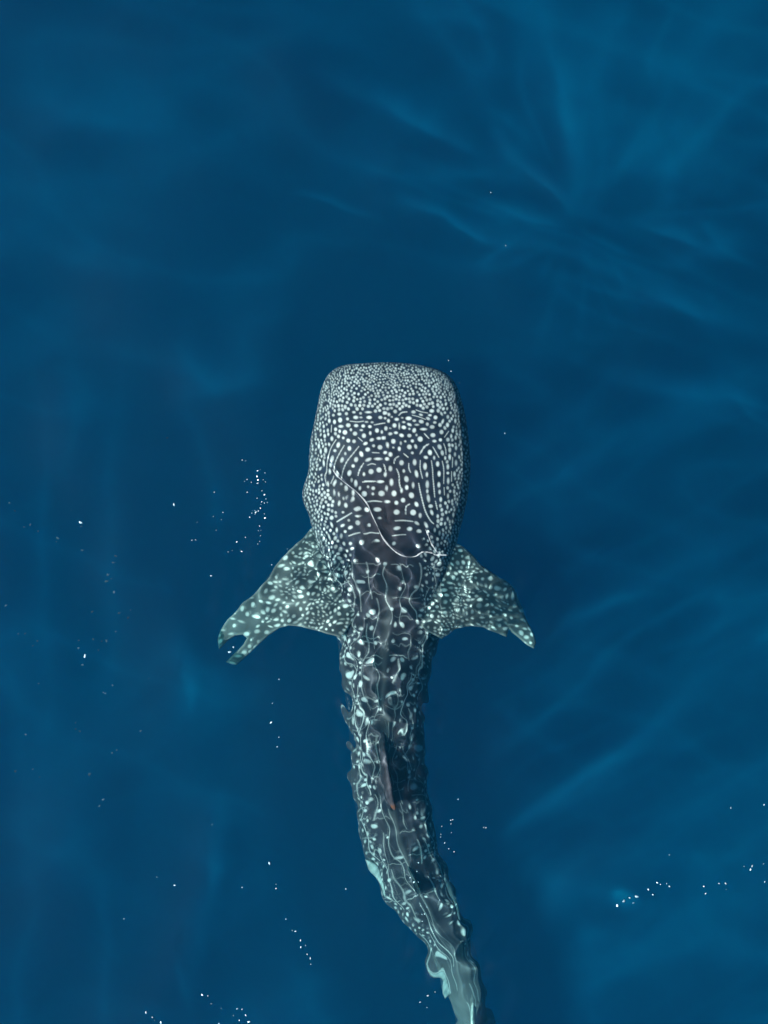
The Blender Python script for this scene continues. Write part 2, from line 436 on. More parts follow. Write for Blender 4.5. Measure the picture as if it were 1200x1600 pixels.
LINES += TL(600, 640, S8, [
    ([(200, 75), (240, 40), (310, 30)], 18), ([(380, 75), (460, 95), (555, 130)], 10), ([(430, 5), (500, 30), (585, 45)], 12), ([(540, 320), (600, 385)], 18),
    ([(600, 460), (540, 500), (480, 595)], 25), ([(655, 500), (690, 560), (735, 640)], 16), ([(800, 455), (825, 530), (830, 600)], 13), ([(865, 290), (810, 370)], 12),
    ([(485, 680), (485, 790), (515, 920)], 13), ([(635, 685), (650, 800), (655, 900), (665, 1030)], 14), ([(780, 690), (800, 800), (800, 990)], 13),
    ([(330, 720), (335, 790), (355, 840)], 14), ([(170, 795), (200, 880), (210, 1029)], 15), ([(195, 625), (150, 660), (135, 720)], 15), ([(5, 740), (15, 800)], 15),
    ([(265, 590), (325, 640)], 18), ([(920, 640), (915, 770)], 9), ([(905, 830), (905, 960)], 9)])
SPOTS += T(470, 750, S8, [
    (370, 45, 16, 40), (455, 40, 17, 36), (735, 45, 26, 52), (450, 165, 17, 50), (515, 185, 15, 35), (600, 115, 28, 44), (695, 180, 24, 50, 5), (690, 255, 22, 36), (580, 240, 15, 25),
    (620, 230, 10, 20), (515, 310, 20, 40, 10), (605, 335, 28, 40), (850, 185, 42, 44), (790, 110, 18, 30, 10), (1080, 180, 48, 44), (970, 110, 28), (760, 385, 44, 28, 15),
    (1025, 395, 58, 34), (770, 480, 40, 18), (880, 400, 42, 36), (770, 570, 42, 38), (410, 505, 30, 32, 20), (665, 635, 40, 26, -30), (560, 610, 35, 20, -30), (480, 670, 16, 32),
    (540, 750, 20, 36), (410, 600, 18, 42, -20), (380, 760, 16, 50, -25), (1010, 820, 46, 24), (905, 610, 28), (1160, 290, 40, 22), (1055, 510, 28, 18), (820, 830, 46, 40, -30)])
LINES += TL(470, 750, S8, [
    ([(890, 290), (980, 280), (1080, 290)], 22), ([(480, 560), (560, 510), (680, 440)], 22), ([(640, 750), (720, 720), (800, 700)], 18), ([(860, 710), (1050, 710)], 16),
    ([(850, 15), (980, 20)], 22), ([(1060, 15), (1110, 20)], 24)])
SPOTS += T(600, 750, S8, [
    (100, 30, 28, 55), (135, 180, 38, 46), (235, 140, 18, 36), (305, 100, 26, 36), (390, 70, 20, 44), (368, 205, 40, 46, -20), (255, 270, 34, 36), (165, 305, 30, 32), (435, 325, 28, 40, -25),
    (580, 60, 26, 60), (595, 245, 24, 60, -8), (580, 150, 18, 30), (735, 65, 22, 40), (745, 160, 17, 32), (760, 260, 20, 36), (858, 215, 15, 34), (940, 155, 17, 32), (170, 430, 46, 40),
    (390, 435, 46, 46), (625, 350, 34, 28), (640, 435, 22, 42, -20), (485, 475, 24, 38), (785, 460, 24, 28), (720, 485, 18, 28), (175, 645, 52, 28, -10), (345, 655, 42, 30),
    (440, 580, 42, 24, 35), (565, 600, 22, 48, -30), (465, 690, 34, 30), (135, 850, 34, 26, -25), (465, 885, 44, 36), (680, 670, 15, 28), (745, 710, 16, 34), (835, 640, 14, 26),
    (895, 640, 16, 22), (960, 660, 13, 22), (820, 820, 18, 22), (885, 825, 15, 20), (720, 870, 20, 32), (855, 520, 15, 28), (930, 465, 14, 30), (850, 360, 14, 32), (1005, 410, 14, 24),
    (1000, 500, 12, 26), (40, 290, 40, 24), (35, 110, 18, 40)])
LINES += TL(600, 750, S8, [
    ([(200, 0), (215, 80), (235, 140)], 18), ([(465, 45), (485, 150), (520, 300), (560, 430), (620, 540), (665, 585)], 20), ([(660, 0), (670, 120), (680, 230)], 18),
    ([(690, 285), (715, 395)], 18), ([(345, 320), (295, 360), (290, 460)], 20), ([(150, 545), (260, 540), (390, 555)], 18), ([(110, 750), (200, 740), (290, 735)], 14), ([(805, 100), (810, 200)], 10)])
HEAD_LAST = len(SPOTS)
SPOTS += T(500, 860, 5.4545, [
    (665, 155, 22, 32, -25), (675, 325, 18), (610, 500, 22), (815, 315, 16, 18), (1020, 115, 18, 22), (310, 90, 20), (145, 215, 20), (1010, 205, 20, 16), (450, 515, 30, 18), (855, 335, 12, 20),
    (490, 80, 20, 26), (265, 520, 18, 30), (270, 330, 24, 20, 30), (335, 270, 26, 20), (700, 265, 18, 16), (140, 480, 20, 60), (220, 190, 18), (560, 110, 20), (400, 170, 18)])
SPOTS += T(510, 950, 6, [
    (440, 30, 28, 18), (395, 58, 25), (320, 188, 26, 22), (425, 190, 24), (325, 335, 34, 24, 15), (460, 330, 24), (320, 490, 28, 20), (420, 500, 34, 24), (648, 165, 16, 22), (712, 158, 24),
    (630, 305, 20), (735, 295, 32, 20), (628, 485, 24, 20), (702, 495, 26), (230, 50, 22, 30), (150, 270, 22, 40), (215, 310, 20, 30), (215, 455, 30, 32), (735, 30, 30),
    (590, 575, 15, 20), (320, 565, 20), (850, 130, 14, 30), (880, 20, 18), (900, 460, 24, 14), (870, 300, 20, 16), (820, 470, 14, 20)])
SPOTS += T(520, 1040, 6.667, [
    (155, 95, 38, 48), (222, 130, 22, 26), (345, 350, 32, 36), (340, 590, 25, 45), (435, 600, 22, 32), (685, 270, 18, 28), (640, 120, 20), (730, 105, 20), (610, 300, 20), (645, 610, 22, 25),
    (715, 580, 12, 30), (810, 520, 12, 36), (820, 225, 22, 28), (925, 485, 14, 20), (840, 750, 14, 22), (200, 310, 20, 30), (430, 350, 20, 20), (705, 385, 15), (500, 470, 18, 25), (890, 195, 30, 14),
    (215, 560, 16, 40, -15), (360, 140, 36, 20, 20), (825, 90, 20, 12)])
SPOTS += T(520, 1100, 6, [
    (270, 775, 25), (395, 795, 22), (400, 540, 14, 22), (325, 545, 20), (230, 540, 20), (155, 500, 12, 22), (210, 340, 22, 30), (330, 345, 26, 20), (385, 180, 18, 28), (305, 150, 25, 40),
    (735, 105, 14, 26), (755, 310, 10, 20), (755, 500, 8, 20), (680, 520, 14, 20), (600, 515, 10, 16), (780, 725, 12, 22), (840, 670, 8, 18), (670, 805, 12), (790, 895, 12),
    (720, 965, 14, 20), (310, 1005, 35, 20), (430, 1015, 25, 15), (760, 1190, 18, 10), (830, 1155, 15), (405, 1250, 16), (500, 1255, 12), (555, 340, 14), (420, 350, 14)])
SPOTS += T(540, 1280, 5, [
    (535, 215, 22, 10, -30), (415, 275, 25, 12, -20), (610, 300, 10, 18), (560, 770, 25, 12, 15), (465, 575, 25, 12, -20), (815, 545, 15, 22, -30), (785, 770, 24, 10, -25), (360, 595, 28, 10, 20),
    (730, 690, 9, 26, 10), (605, 920, 14, 10), (820, 840, 22, 10, -25), (300, 300, 16, 12), (640, 620, 14, 10)])

# outline of the body, head to tail: (left x, left y, right x, right y, depth of the back, half height of the upper flank)
OUT = [
    (598, 566, 610, 566, -.235, .01), (560, 568, 644, 568.5, -.185, .05), (536, 571, 668, 573, -.150, .085), (519, 579, 690, 580, -.118, .125), (508, 592, 706, 592, -.088, .17), (500, 612, 717, 612, -.050, .22),
    (495, 637, 724, 637, -.022, .26), (490, 662, 729, 662, -.005, .29), (484, 692, 733, 692, .006, .31), (482, 732, 735, 730, .010, .33), (472, 774, 732, 768, .006, .35),
    (485, 812, 724, 808, -.010, .36), (494, 850, 713, 850, -.050, .36), (504, 890, 706, 890, -0.115, .36), (514, 930, 699, 930, -0.165, .36), (522, 970, 692, 970, -0.205, .36),
    (527, 1010, 682, 1010, -0.235, .36), (534, 1060, 670, 1060, -0.265, .35), (541, 1110, 665, 1110, -0.29, .34), (546, 1172, 663, 1168, -0.32, .33), (550, 1238, 667, 1226, -0.36, .31),
    (562, 1300, 676, 1284, -0.41, .29), (578, 1352, 688, 1330, -0.46, .27), (600, 1404, 705, 1374, -0.51, .25), (628, 1440, 718, 1412, -0.55, .23), (655, 1470, 727, 1446, -0.59, .21),
    (676, 1505, 741, 1482, -0.63, .19), (694, 1548, 755, 1530, -0.68, .17), (711, 1592, 762, 1586, -0.74, .15), (716, 1650, 768, 1650, -.80, .13), (726, 1700, 764, 1700, -.86, .10), (738, 1730, 754, 1730, -.9, .04)]
NI = 1380
# denser stations at the rounded snout
ctl = np.array(OUT, float)
cs = spline(ctl, 6000)
mid_pts = (cs[:, 0:2] + cs[:, 2:4]) / 2
step_len = np.hypot(*np.diff(mid_pts, axis=0).T) + 0.35 * np.abs(np.diff(np.hypot(cs[:, 0] - cs[:, 2], cs[:, 1] - cs[:, 3])))
cum = np.concatenate([[0], np.cumsum(step_len)])
st = np.stack([np.interp(np.linspace(0, cum[-1], NI), cum, cs[:, k]) for k in range(6)], 1)
C = (st[:, 0:2] + st[:, 2:4]) / 2
HW = np.hypot(st[:, 2] - st[:, 0], st[:, 3] - st[:, 1]) / 2           # px
PERP = (st[:, 2:4] - st[:, 0:2]) / (2 * HW[:, None])
TOPZ, HZ = st[:, 4], st[:, 5]
# angle round the section: 0 = left edge, pi/2 = back, pi = right edge, then the belly
NTOP, NLOW = 330, 74
th = np.concatenate([np.linspace(0, math.pi, NTOP, endpoint=False), np.linspace(math.pi, 2 * math.pi, NLOW, endpoint=False)])
NJ = len(th)
e = 2 / 2.25
cx = -np.sign(np.cos(th)) * np.abs(np.cos(th)) ** e                     # -1 .. 1 from left to right
sz = np.sign(np.sin(th)) * np.abs(np.sin(th)) ** e
U = np.broadcast_to(cx, (NI, NJ))
UP = np.broadcast_to(th < math.pi, (NI, NJ))
lowh = np.where(np.arange(NI)[:, None] >= 0, HZ[:, None] * 1.05, 0)
TOPZ = TOPZ - .09
BZ = np.where(UP, TOPZ[:, None] - HZ[:, None] * (1 - sz[None, :]), TOPZ[:, None] - HZ[:, None] + lowh * sz[None, :])
BPX = C[:, 0:1] + U * HW[:, None] * PERP[:, 0:1]
BPY = C[:, 1:2] + U * HW[:, None] * PERP[:, 1:2]
# ridges along the back and the flanks
ridge_on = smoothstep(840, 980, C[:, 1])[:, None] * (1 - smoothstep(1480, 1600, C[:, 1]))[:, None]
for u0, w, h in ((0.0, .10, .016), (-.46, .07, .009), (.46, .07, .009), (-.78, .06, .010), (.78, .06, .010)):
    BZ = BZ + np.where(UP, h * np.exp(-((U - u0) / w) ** 2) * ridge_on, 0)
# two shallow swellings over the jaw, a faint dip between them, and folds at the gills
BZ = BZ - np.where(UP, 0.010 * np.exp(-(U / .22) ** 2) * np.exp(-((C[:, 1:2] - 605) / 35) ** 2), 0)
gill = sum(np.exp(-((C[:, 1:2] - g) / 5.0) ** 2) for g in (806, 822, 838, 854, 870))
BZ = BZ - np.where(UP, 0.012 * gill * smoothstep(.72, .86, np.abs(U)) * (1 - smoothstep(.97, 1.0, np.abs(U))), 0)
k = (CAM_H - np.where(BZ < 0, BZ / IOR, BZ)) / CAM_H
BX, BY = (BPX - 600) / PPM * k, (800 - BPY) / PPM * k

# canvas on which the pigment is laid out (unrolled past the shoulder of the section)
CV0, CV1, CS = (330, 540), (880, 1740), 3
cw, ch = (CV1[0] - CV0[0]) * CS, (CV1[1] - CV0[1]) * CS
canvas = np.zeros((ch, cw), np.float32)


def stamp(cv, x, y, rx, ry, ang=0.0, soft=0.85, val=1.0):
    rx, ry = max(rx, .5), max(ry, .5)
    R = max(rx, ry) + 2
    x0, x1 = int((x - R - CV0[0]) * CS), int((x + R - CV0[0]) * CS) + 1
    y0, y1 = int((y - R - CV0[1]) * CS), int((y + R - CV0[1]) * CS) + 1
    x0, y0, x1, y1 = max(x0, 0), max(y0, 0), min(x1, cv.shape[1]), min(y1, cv.shape[0])
    if x1 <= x0 or y1 <= y0:
        return
    gx = (np.arange(x0, x1) + .5) / CS + CV0[0] - x
    gy = (np.arange(y0, y1) + .5) / CS + CV0[1] - y
    GX, GY = np.meshgrid(gx, gy)
    a = math.radians(ang)
    lx, ly = GX * math.cos(a) + GY * math.sin(a), -GX * math.sin(a) + GY * math.cos(a)
    q = np.sqrt((lx / rx) ** 2 + (ly / ry) ** 2)
    d = (q - 1) * min(rx, ry)
    v = val * np.clip(.5 - d / (2 * soft), 0, 1)
    cv[y0:y1, x0:x1] = np.maximum(cv[y0:y1, x0:x1], v)


def stamp_line(cv, pts, w, val=.9):
    p = spline(pts, max(8, int(sum(math.dist(a, b) for a, b in zip(pts, pts[1:])) * 2)))
    n = len(p)
    for i, (x, y) in enumerate(p):
        r = w / 2 * (0.75 + 0.25 * math.sin(i * .8 + x)) * (0.7 + 0.3 * math.sin(math.pi * (i + .5) / n))
        stamp(cv, x, y, r, r, 0, .5, val)


for i, (x, y, rx, ry, a) in enumerate(SPOTS):
    g = .80 if i < HEAD_LAST else .78
    stamp(canvas, x, y, rx * g, ry * g, a, .9, .6 + .4 * ((i * 37) % 17) / 16)
for pts, w in LINES:
    stamp_line(canvas, pts, w * .95, .78)

# fill the rest with spots whose spacing follows the animal: fine on the snout and flanks, sparse on the back
row_y = C[:, 1]
cen_of = lambda y: np.interp(y, row_y[np.argsort(row_y)], C[np.argsort(row_y), 0])
hw_of = lambda y: np.interp(y, row_y[np.argsort(row_y)], HW[np.argsort(row_y)])
taken = [(x, y, max(rx, ry)) for x, y, rx, ry, a in SPOTS]
for pts, w in LINES:
    taken += [(x, y, w) for x, y in spline(pts, 14)]
pool = np.zeros((9000, 3))
pool[:len(taken)] = taken
npool = len(taken)
r = np.random.default_rng(3)
for t in range(34000):
    y = r.uniform(566, 1500)
    if t < 26000:
        y = r.uniform(566, 900)
    c, h = float(cen_of(y)), float(hw_of(y))
    ext = 1.35
    u = r.uniform(-ext, ext)
    x = c + u * h
    au = min(abs(u), 1.0)
    if y < 885:
        front = math.exp(-((x - 608) / 26) ** 2 - ((y - 590) / 16) ** 2)
        s = 3.5 + 2.4 * smoothstep(585, 665, y) - 1.0 * front
        s = s * (1 - .40 * smoothstep(.62, .97, au))
        if y > 645 and au < .66:
            s = 7.5
            if y > 775 and au < .5:
                continue
    else:
        s = 5.6 + 3.4 * smoothstep(885, 1150, y) - 1.6 * smoothstep(.6, 1, au)
        if au < .55 and y > 885:
            continue
    d = np.hypot(pool[:npool, 0] - x, (pool[:npool, 1] - y))
    need = s + np.maximum(pool[:npool, 2] - 2.3, 0) * .9
    if (d < need).any():
        continue
    size = r.uniform(.34, .46) * s * (.62 if (y > 645 and au < .66) else 1)
    if y > 885:
        size = r.uniform(.20, .34) * s
    fx = 1 - .35 * smoothstep(.6, .97, au)
    stretch = r.uniform(1.0, 1.35) if au > .6 else r.uniform(.85, 1.2)
    pool[npool] = (x, y, size)
    npool += 1
    stamp(canvas, x, y, size * fx, size * stretch, r.uniform(-25, 25), .8, r.uniform(.5, .95))


# pale bars between the rows of spots, part chequer, part painted net of light; faint and broken
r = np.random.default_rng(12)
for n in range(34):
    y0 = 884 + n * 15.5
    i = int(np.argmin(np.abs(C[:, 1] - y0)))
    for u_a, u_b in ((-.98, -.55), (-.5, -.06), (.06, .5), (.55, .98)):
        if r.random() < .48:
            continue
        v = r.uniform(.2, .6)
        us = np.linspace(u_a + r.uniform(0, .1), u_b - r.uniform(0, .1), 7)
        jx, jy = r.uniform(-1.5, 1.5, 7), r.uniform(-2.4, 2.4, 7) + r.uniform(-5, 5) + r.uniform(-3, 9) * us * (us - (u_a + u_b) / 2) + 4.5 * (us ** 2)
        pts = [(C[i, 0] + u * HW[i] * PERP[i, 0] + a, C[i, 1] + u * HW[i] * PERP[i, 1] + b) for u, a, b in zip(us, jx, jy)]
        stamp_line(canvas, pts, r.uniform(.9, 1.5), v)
for u_k in (-.80, -.62, -.46, -.24, .0, .24, .46, .62, .80):  # lengthwise lines painted into the skin to strengthen the net of light
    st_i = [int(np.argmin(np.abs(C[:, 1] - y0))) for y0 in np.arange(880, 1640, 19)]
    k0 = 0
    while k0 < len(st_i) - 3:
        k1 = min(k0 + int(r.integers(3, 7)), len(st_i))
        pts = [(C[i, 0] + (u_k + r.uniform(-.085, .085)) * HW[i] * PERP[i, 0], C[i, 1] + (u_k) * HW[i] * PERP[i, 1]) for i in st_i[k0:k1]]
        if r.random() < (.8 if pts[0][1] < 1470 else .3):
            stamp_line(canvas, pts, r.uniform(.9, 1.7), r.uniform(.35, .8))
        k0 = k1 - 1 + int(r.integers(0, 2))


def sample(cv, x, y):
    gx = np.clip((x - CV0[0]) * CS - .5, 0, cv.shape[1] - 2)
    gy = np.clip((y - CV0[1]) * CS - .5, 0, cv.shape[0] - 2)
    i, j = gx.astype(int), gy.astype(int)
    fx, fy = gx - i, gy - j
    return (cv[j, i] * (1 - fx) + cv[j, i + 1] * fx) * (1 - fy) + (cv[j + 1, i] * (1 - fx) + cv[j + 1, i + 1] * fx) * fy


# unrolled lateral coordinate: as seen from above on the back, by arc length down the flank
u0 = .93
dxs = np.hypot(np.diff(U, axis=1) * HW[:, None], np.diff(BZ, axis=1) * PPM)
arc = np.concatenate([np.zeros((NI, 1)), np.cumsum(dxs, 1)], 1)
lat = U * HW[:, None]
jl, jr = int(np.argmin(np.abs(cx[:NTOP // 2] + u0))), NTOP // 2 + int(np.argmin(np.abs(cx[NTOP // 2:NTOP] - u0)))
latx = lat.copy()
latx[:, :jl] = lat[:, jl:jl + 1] - .45 * (arc[:, jl:jl + 1] - arc[:, :jl])
latx[:, jr:NTOP] = lat[:, jr:jr + 1] + .45 * (arc[:, jr:NTOP] - arc[:, jr:jr + 1])
KX, KY = C[:, 0:1] + latx * PERP[:, 0:1], C[:, 1:2] + latx * PERP[:, 1:2]
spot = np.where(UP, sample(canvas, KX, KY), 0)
base = np.array([0.020, 0.025, 0.040])
pale = np.array([0.68, 0.68, 0.67])
belly = np.array([0.62, 0.64, 0.60])
mott = 0.6 + 0.6 * (np.sin(KX * .23 + 1.7 * np.sin(KY * .11)) * np.sin(KY * .19 + np.sin(KX * .13)) * .5 + .5)
rear = smoothstep(830, 960, C[:, 1:2])[..., None]
colr = (base * (1 - rear) + np.array([.030, .027, .036]) * rear) * mott[..., None]
# a warmer, browner saddle behind the head
saddle = (np.where(UP, np.exp(-(U / .38) ** 2), 0) * smoothstep(690, 790, C[:, 1:2]) * (1 - smoothstep(900, 1000, C[:, 1:2])))[..., None]
colr = colr * (1 - saddle) + np.array([.036, .029, .036]) * mott[..., None] * saddle
# the skin pales down the flanks, along the keel of the back, and towards the tail
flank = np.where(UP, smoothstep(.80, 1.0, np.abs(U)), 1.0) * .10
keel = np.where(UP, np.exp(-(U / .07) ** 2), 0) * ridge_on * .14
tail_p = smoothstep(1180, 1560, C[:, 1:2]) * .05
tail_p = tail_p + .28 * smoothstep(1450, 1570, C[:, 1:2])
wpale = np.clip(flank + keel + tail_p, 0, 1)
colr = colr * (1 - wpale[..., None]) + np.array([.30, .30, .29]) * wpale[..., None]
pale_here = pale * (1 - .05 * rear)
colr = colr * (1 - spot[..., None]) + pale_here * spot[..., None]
bl = np.where(UP, 0, smoothstep(0.0, .35, -sz[None, :] * np.ones((NI, 1))))
colr = colr * (1 - bl[..., None]) + belly * bl[..., None]

iv = np.arange(NI * NJ).reshape(NI, NJ)
jn = (np.arange(NJ) + 1) % NJ
q = np.stack([iv[:-1, :], iv[1:, :], iv[1:][:, jn], iv[:-1][:, jn]], -1).reshape(-1, 4)
shark = link('whale_shark', None, label='dark spotted whale shark swimming up the picture just under the surface', category='whale shark')
shark.location = (0, 0, 0)
body = link('body', make_mesh('shark_body', np.stack([BX, BY, BZ], -1).reshape(-1, 3), q, colors=colr.reshape(-1, 3)), shark)


def skin_mat(name, rough=.42, bump=.25):
    m, N, L = new_mat(name)
    out = N.new('ShaderNodeOutputMaterial')
    p = N.new('ShaderNodeBsdfPrincipled')
    at = N.new('ShaderNodeVertexColor')
    at.layer_name = 'skin'
    nz = N.new('ShaderNodeTexNoise')
    nz.inputs['Scale'].default_value = 26
    nz.inputs['Detail'].default_value = 6
    mr = N.new('ShaderNodeMapRange')
    mr.inputs['To Min'].default_value = .72
    mr.inputs['To Max'].default_value = 1.2
    mul = N.new('ShaderNodeMix')
    mul.data_type = 'RGBA'
    mul.blend_type = 'MULTIPLY'
    mul.inputs[0].default_value = 1
    L.new(nz.outputs[0], mr.inputs[0])
    L.new(at.outputs[0], mul.inputs[6])
    L.new(mr.outputs[0], mul.inputs[7])
    L.new(mul.outputs[2], p.inputs['Base Color'])
    p.inputs['Roughness'].default_value = rough
    p.inputs['Specular IOR Level'].default_value = .06
    L.new(p.outputs[0], out.inputs[0])
    return m


SKIN = skin_mat('shark_skin')
FIN_SKIN = skin_mat('fin_skin', .85)
FIN_SKIN.node_tree.nodes['Principled BSDF'].inputs['Specular IOR Level'].default_value = 0.0
body.data.materials.append(SKIN)
body.cycles.is_caustics_receiver = True


# ---------------------------------------------------------------- fins
def inside(poly, X, Y):
    r = np.zeros(X.shape, bool)
    n = len(poly)
    for i in range(n):
        (x0, y0), (x1, y1) = poly[i], poly[(i + 1) % n]
        c = (y0 > Y) != (y1 > Y)
        r ^= c & (X < (x1 - x0) * (Y - y0) / ((y1 - y0) if y1 != y0 else 1e-9) + x0)
    return r


def edge_info(poly, X, Y):
    best = np.full(X.shape, 1e9)
    NX, NY = X.copy(), Y.copy()
    n = len(poly)
    for i in range(n):
        a, b = np.array(poly[i]), np.array(poly[(i + 1) % n])
        d = b - a
        t = np.clip(((X - a[0]) * d[0] + (Y - a[1]) * d[1]) / max(d @ d, 1e-9), 0, 1)
        qx, qy = a[0] + t * d[0], a[1] + t * d[1]
        q = np.hypot(X - qx, Y - qy)
        m = q < best
        best = np.where(m, q, best)
        NX, NY = np.where(m, qx, NX), np.where(m, qy, NY)
    return best, NX, NY


def sheet_fin(name, poly, step, thick, place, color, rough_len=1.0, both=False):
    """A solid fin from an outline: lens-shaped section, thin at the rim. place(px,py,t)->world, t = signed half thickness."""
    poly = [tuple(p) for p in poly]
    P = np.array(poly)
    xs = np.arange(P[:, 0].min() - step, P[:, 0].max() + step * 1.5, step)
    ys = np.arange(P[:, 1].min() - step, P[:, 1].max() + step * 1.5, step)
    X, Y = np.meshgrid(xs, ys, indexing='ij')
    cin = inside(poly, (X[:-1, :-1] + X[1:, 1:]) / 2, (Y[:-1, :-1] + Y[1:, 1:]) / 2)
    used = np.zeros(X.shape, bool)
    full = np.zeros(X.shape, int)
    for a, b in ((0, 0), (1, 0), (1, 1), (0, 1)):
        used[a:a + cin.shape[0], b:b + cin.shape[1]] |= cin
        full[a:a + cin.shape[0], b:b + cin.shape[1]] += cin
    rim = used & (full < 4)
    d, qx, qy = edge_info(poly, X, Y)
    X, Y = np.where(rim, qx, X), np.where(rim, qy, Y)
    d = np.where(rim, 0, d)
    half = thick * np.sqrt(1 - (1 - np.clip(d / rough_len, 0, 1)) ** 2)
    ids_t = -np.ones(X.shape, int)
    ids_b = -np.ones(X.shape, int)
    nt = int(used.sum())
    ids_t[used] = np.arange(nt)
    inner = used & ~rim
    ids_b[used] = ids_t[used]
    ids_b[inner] = nt + np.arange(int(inner.sum()))
    vt = place(X[used], Y[used], half[used])
    vb = place(X[inner], Y[inner], -half[inner])
    ci = np.argwhere(cin)
    i, j = ci[:, 0], ci[:, 1]
    qt = np.stack([ids_t[i, j], ids_t[i, j + 1], ids_t[i + 1, j + 1], ids_t[i + 1, j]], -1)
    qb = np.stack([ids_b[i, j], ids_b[i + 1, j], ids_b[i + 1, j + 1], ids_b[i, j + 1]], -1)
    ct = color(X[used], Y[used])
    cb = color(X[inner], Y[inner]) if both else np.broadcast_to(np.array([.5, .52, .5]), (int(inner.sum()), 3))
    return make_mesh(name, np.vstack([vt, vb]), np.vstack([qt, qb]), colors=np.vstack([ct, cb]))


fin_cv = np.zeros_like(canvas)
LEFT = [(495, 818), (470, 842), (444, 868), (424, 893), (405, 918), (388, 936), (370, 953), (354, 968), (344, 983), (340, 998), (343, 1014), (350, 1008), (358, 1000), (369, 993), (380, 991), (386, 996),
        (380, 1006), (368, 1018), (354, 1033), (362, 1036), (370, 1037), (385, 1024), (404, 1008), (420, 994), (436, 982), (452, 978), (472, 980), (492, 985), (512, 992), (530, 996), (560, 960), (560, 830)]
RIGHT = [(708, 846), (724, 854), (738, 868), (754, 884), (770, 896), (786, 906), (800, 918), (810, 930), (814, 944), (820, 960), (828, 976), (837, 994), (840, 1005), (836, 1016), (826, 1010), (814, 1000), (802, 991),
         (796, 984), (793, 996), (784, 993), (772, 987), (756, 980), (740, 978), (726, 979), (710, 985), (690, 999), (655, 980), (655, 850)]
for poly, seed in ((LEFT, 5), (RIGHT, 6)):
    r = np.random.default_rng(seed)
    P = np.array(poly)
    acc = []
    for t in range(5000):
        x, y = r.uniform(P[:, 0].min(), P[:, 0].max()), r.uniform(P[:, 1].min(), P[:, 1].max())
        out_ = abs(x - 605)
        s = 6.0 + 4.6 * smoothstep(110, 240, out_) + 1.8 * math.sin(x * .09 + y * .05)
        if any((x - a) ** 2 + ((y - b) * 1.1) ** 2 < s * s for a, b in acc):
            continue
        acc.append((x, y))
        if not inside(poly, np.array([x]), np.array([y]))[0]:
            continue
        stamp(fin_cv, x, y, s * r.uniform(.20, .52), s * r.uniform(.15, .34), r.uniform(-50, 25) * (1 if x < 600 else -1), .8, r.uniform(.35, 1.0))


def fin_color(root_x, tip_x, cv=None, poly=None):
    def f(x, y):
        s = sample(fin_cv if cv is None else cv, x, y)
        t = np.clip((x - root_x) / (tip_x - root_x), 0, 1)
        d, _, _ = edge_info(poly, x, y)
        rim = np.exp(-(d / 2.2) ** 2) * .5
        wp = np.clip(.04 + .10 * t + rim, 0, 1)
        c = np.array([.022, .026, .030])[None] * (1 - wp[:, None]) + np.array([.38, .40, .37])[None] * wp[:, None]
        return c * (1 - s[:, None]) + np.array([.70, .72, .68])[None] * s[:, None]
    return f


def pectoral(root_x, tip_x, z0, z1):
    def place(x, y, h):
        t = np.clip((x - root_x) / (tip_x - root_x), 0, 1.1)
        z = z0 + (z1 - z0) * t ** 1.3 + .05 * np.sin(t * 5 + y * .02) + h
        wx, wy = world_xy(x, y, z)
        return np.stack([wx, wy, z], -1)
    return place


for nm, poly, rx, tx, lab in (('pectoral_fin', LEFT, 520, 340, 'broad spotted fin with a notched tip at the left'),
                              ('pectoral_fin', RIGHT, 690, 840, 'pointed spotted fin at the right')):
    o = link(nm, sheet_fin(nm, poly, 1.0, .045, pectoral(rx, tx, -.40, -.66), fin_color(rx, tx, None, poly), 22), shark, label=lab)
    o.data.materials.append(SKIN)
    o.cycles.is_caustics_receiver = True


def top_at(px, py):
    i = int(np.argmin(np.abs(C[:, 1] - py) + .2 * np.abs(C[:, 0] - px)))
    return float(TOPZ[i])


def upright_fin(name, base, outline, thick, lean, tint, label=None, rim=9, patch=None):
    """A fin standing on the back: base = polyline of photo pixels along the body; outline in (0..1 along base, metres up)."""
    b = spline(base, 60)
    seg = np.concatenate([[0], np.cumsum(np.hypot(*np.diff(b, axis=0).T))])
    Lp = seg[-1]
    zb = np.array([top_at(*p) for p in b])
    dirv = np.gradient(b, axis=0)
    dirv /= np.hypot(dirv[:, 0], dirv[:, 1])[:, None]
    poly = [(s * 100, h * 100) for s, h in outline]

    def place(x, y, h):
        s = x / 100 * Lp
        px_, py_ = np.interp(s, seg, b[:, 0]), np.interp(s, seg, b[:, 1])
        over = np.maximum(s - Lp, 0)
        dx, dy = np.interp(s, seg, dirv[:, 0]), np.interp(s, seg, dirv[:, 1])
        up = y / 100
        z = np.interp(s, seg, zb) + up
        off = h * PPM + lean * np.maximum(up, 0) * PPM
        px_, py_ = px_ + dx * over - dy * -off * -1 * -1, py_ + dy * over + dx * -off
        wx, wy = world_xy(px_, py_, z)
        return np.stack([wx, wy, z], -1)

    def color(x, y):
        c = np.broadcast_to(np.array(tint), (len(x), 3)).copy()
        n = .5 + .5 * np.sin(x * .5 + 2 * np.sin(y * .35)) * np.sin(y * .7 + x * .2)
        c *= (.7 + .6 * n)[:, None]
        if patch is not None:
            w = np.exp(-(((x - patch[0]) / patch[2]) ** 2 + ((y - patch[1]) / patch[2]) ** 2))[:, None]
            c = c * (1 - w) + np.array([.20, .07, .03]) * w
        return c
    o = link(name, sheet_fin(name, poly, 1.2, thick, place, color, rim, True), shark)
    if label:
        o['label'] = label
    o.data.materials.append(FIN_SKIN)
    o.cycles.is_caustics_receiver = True
    return o


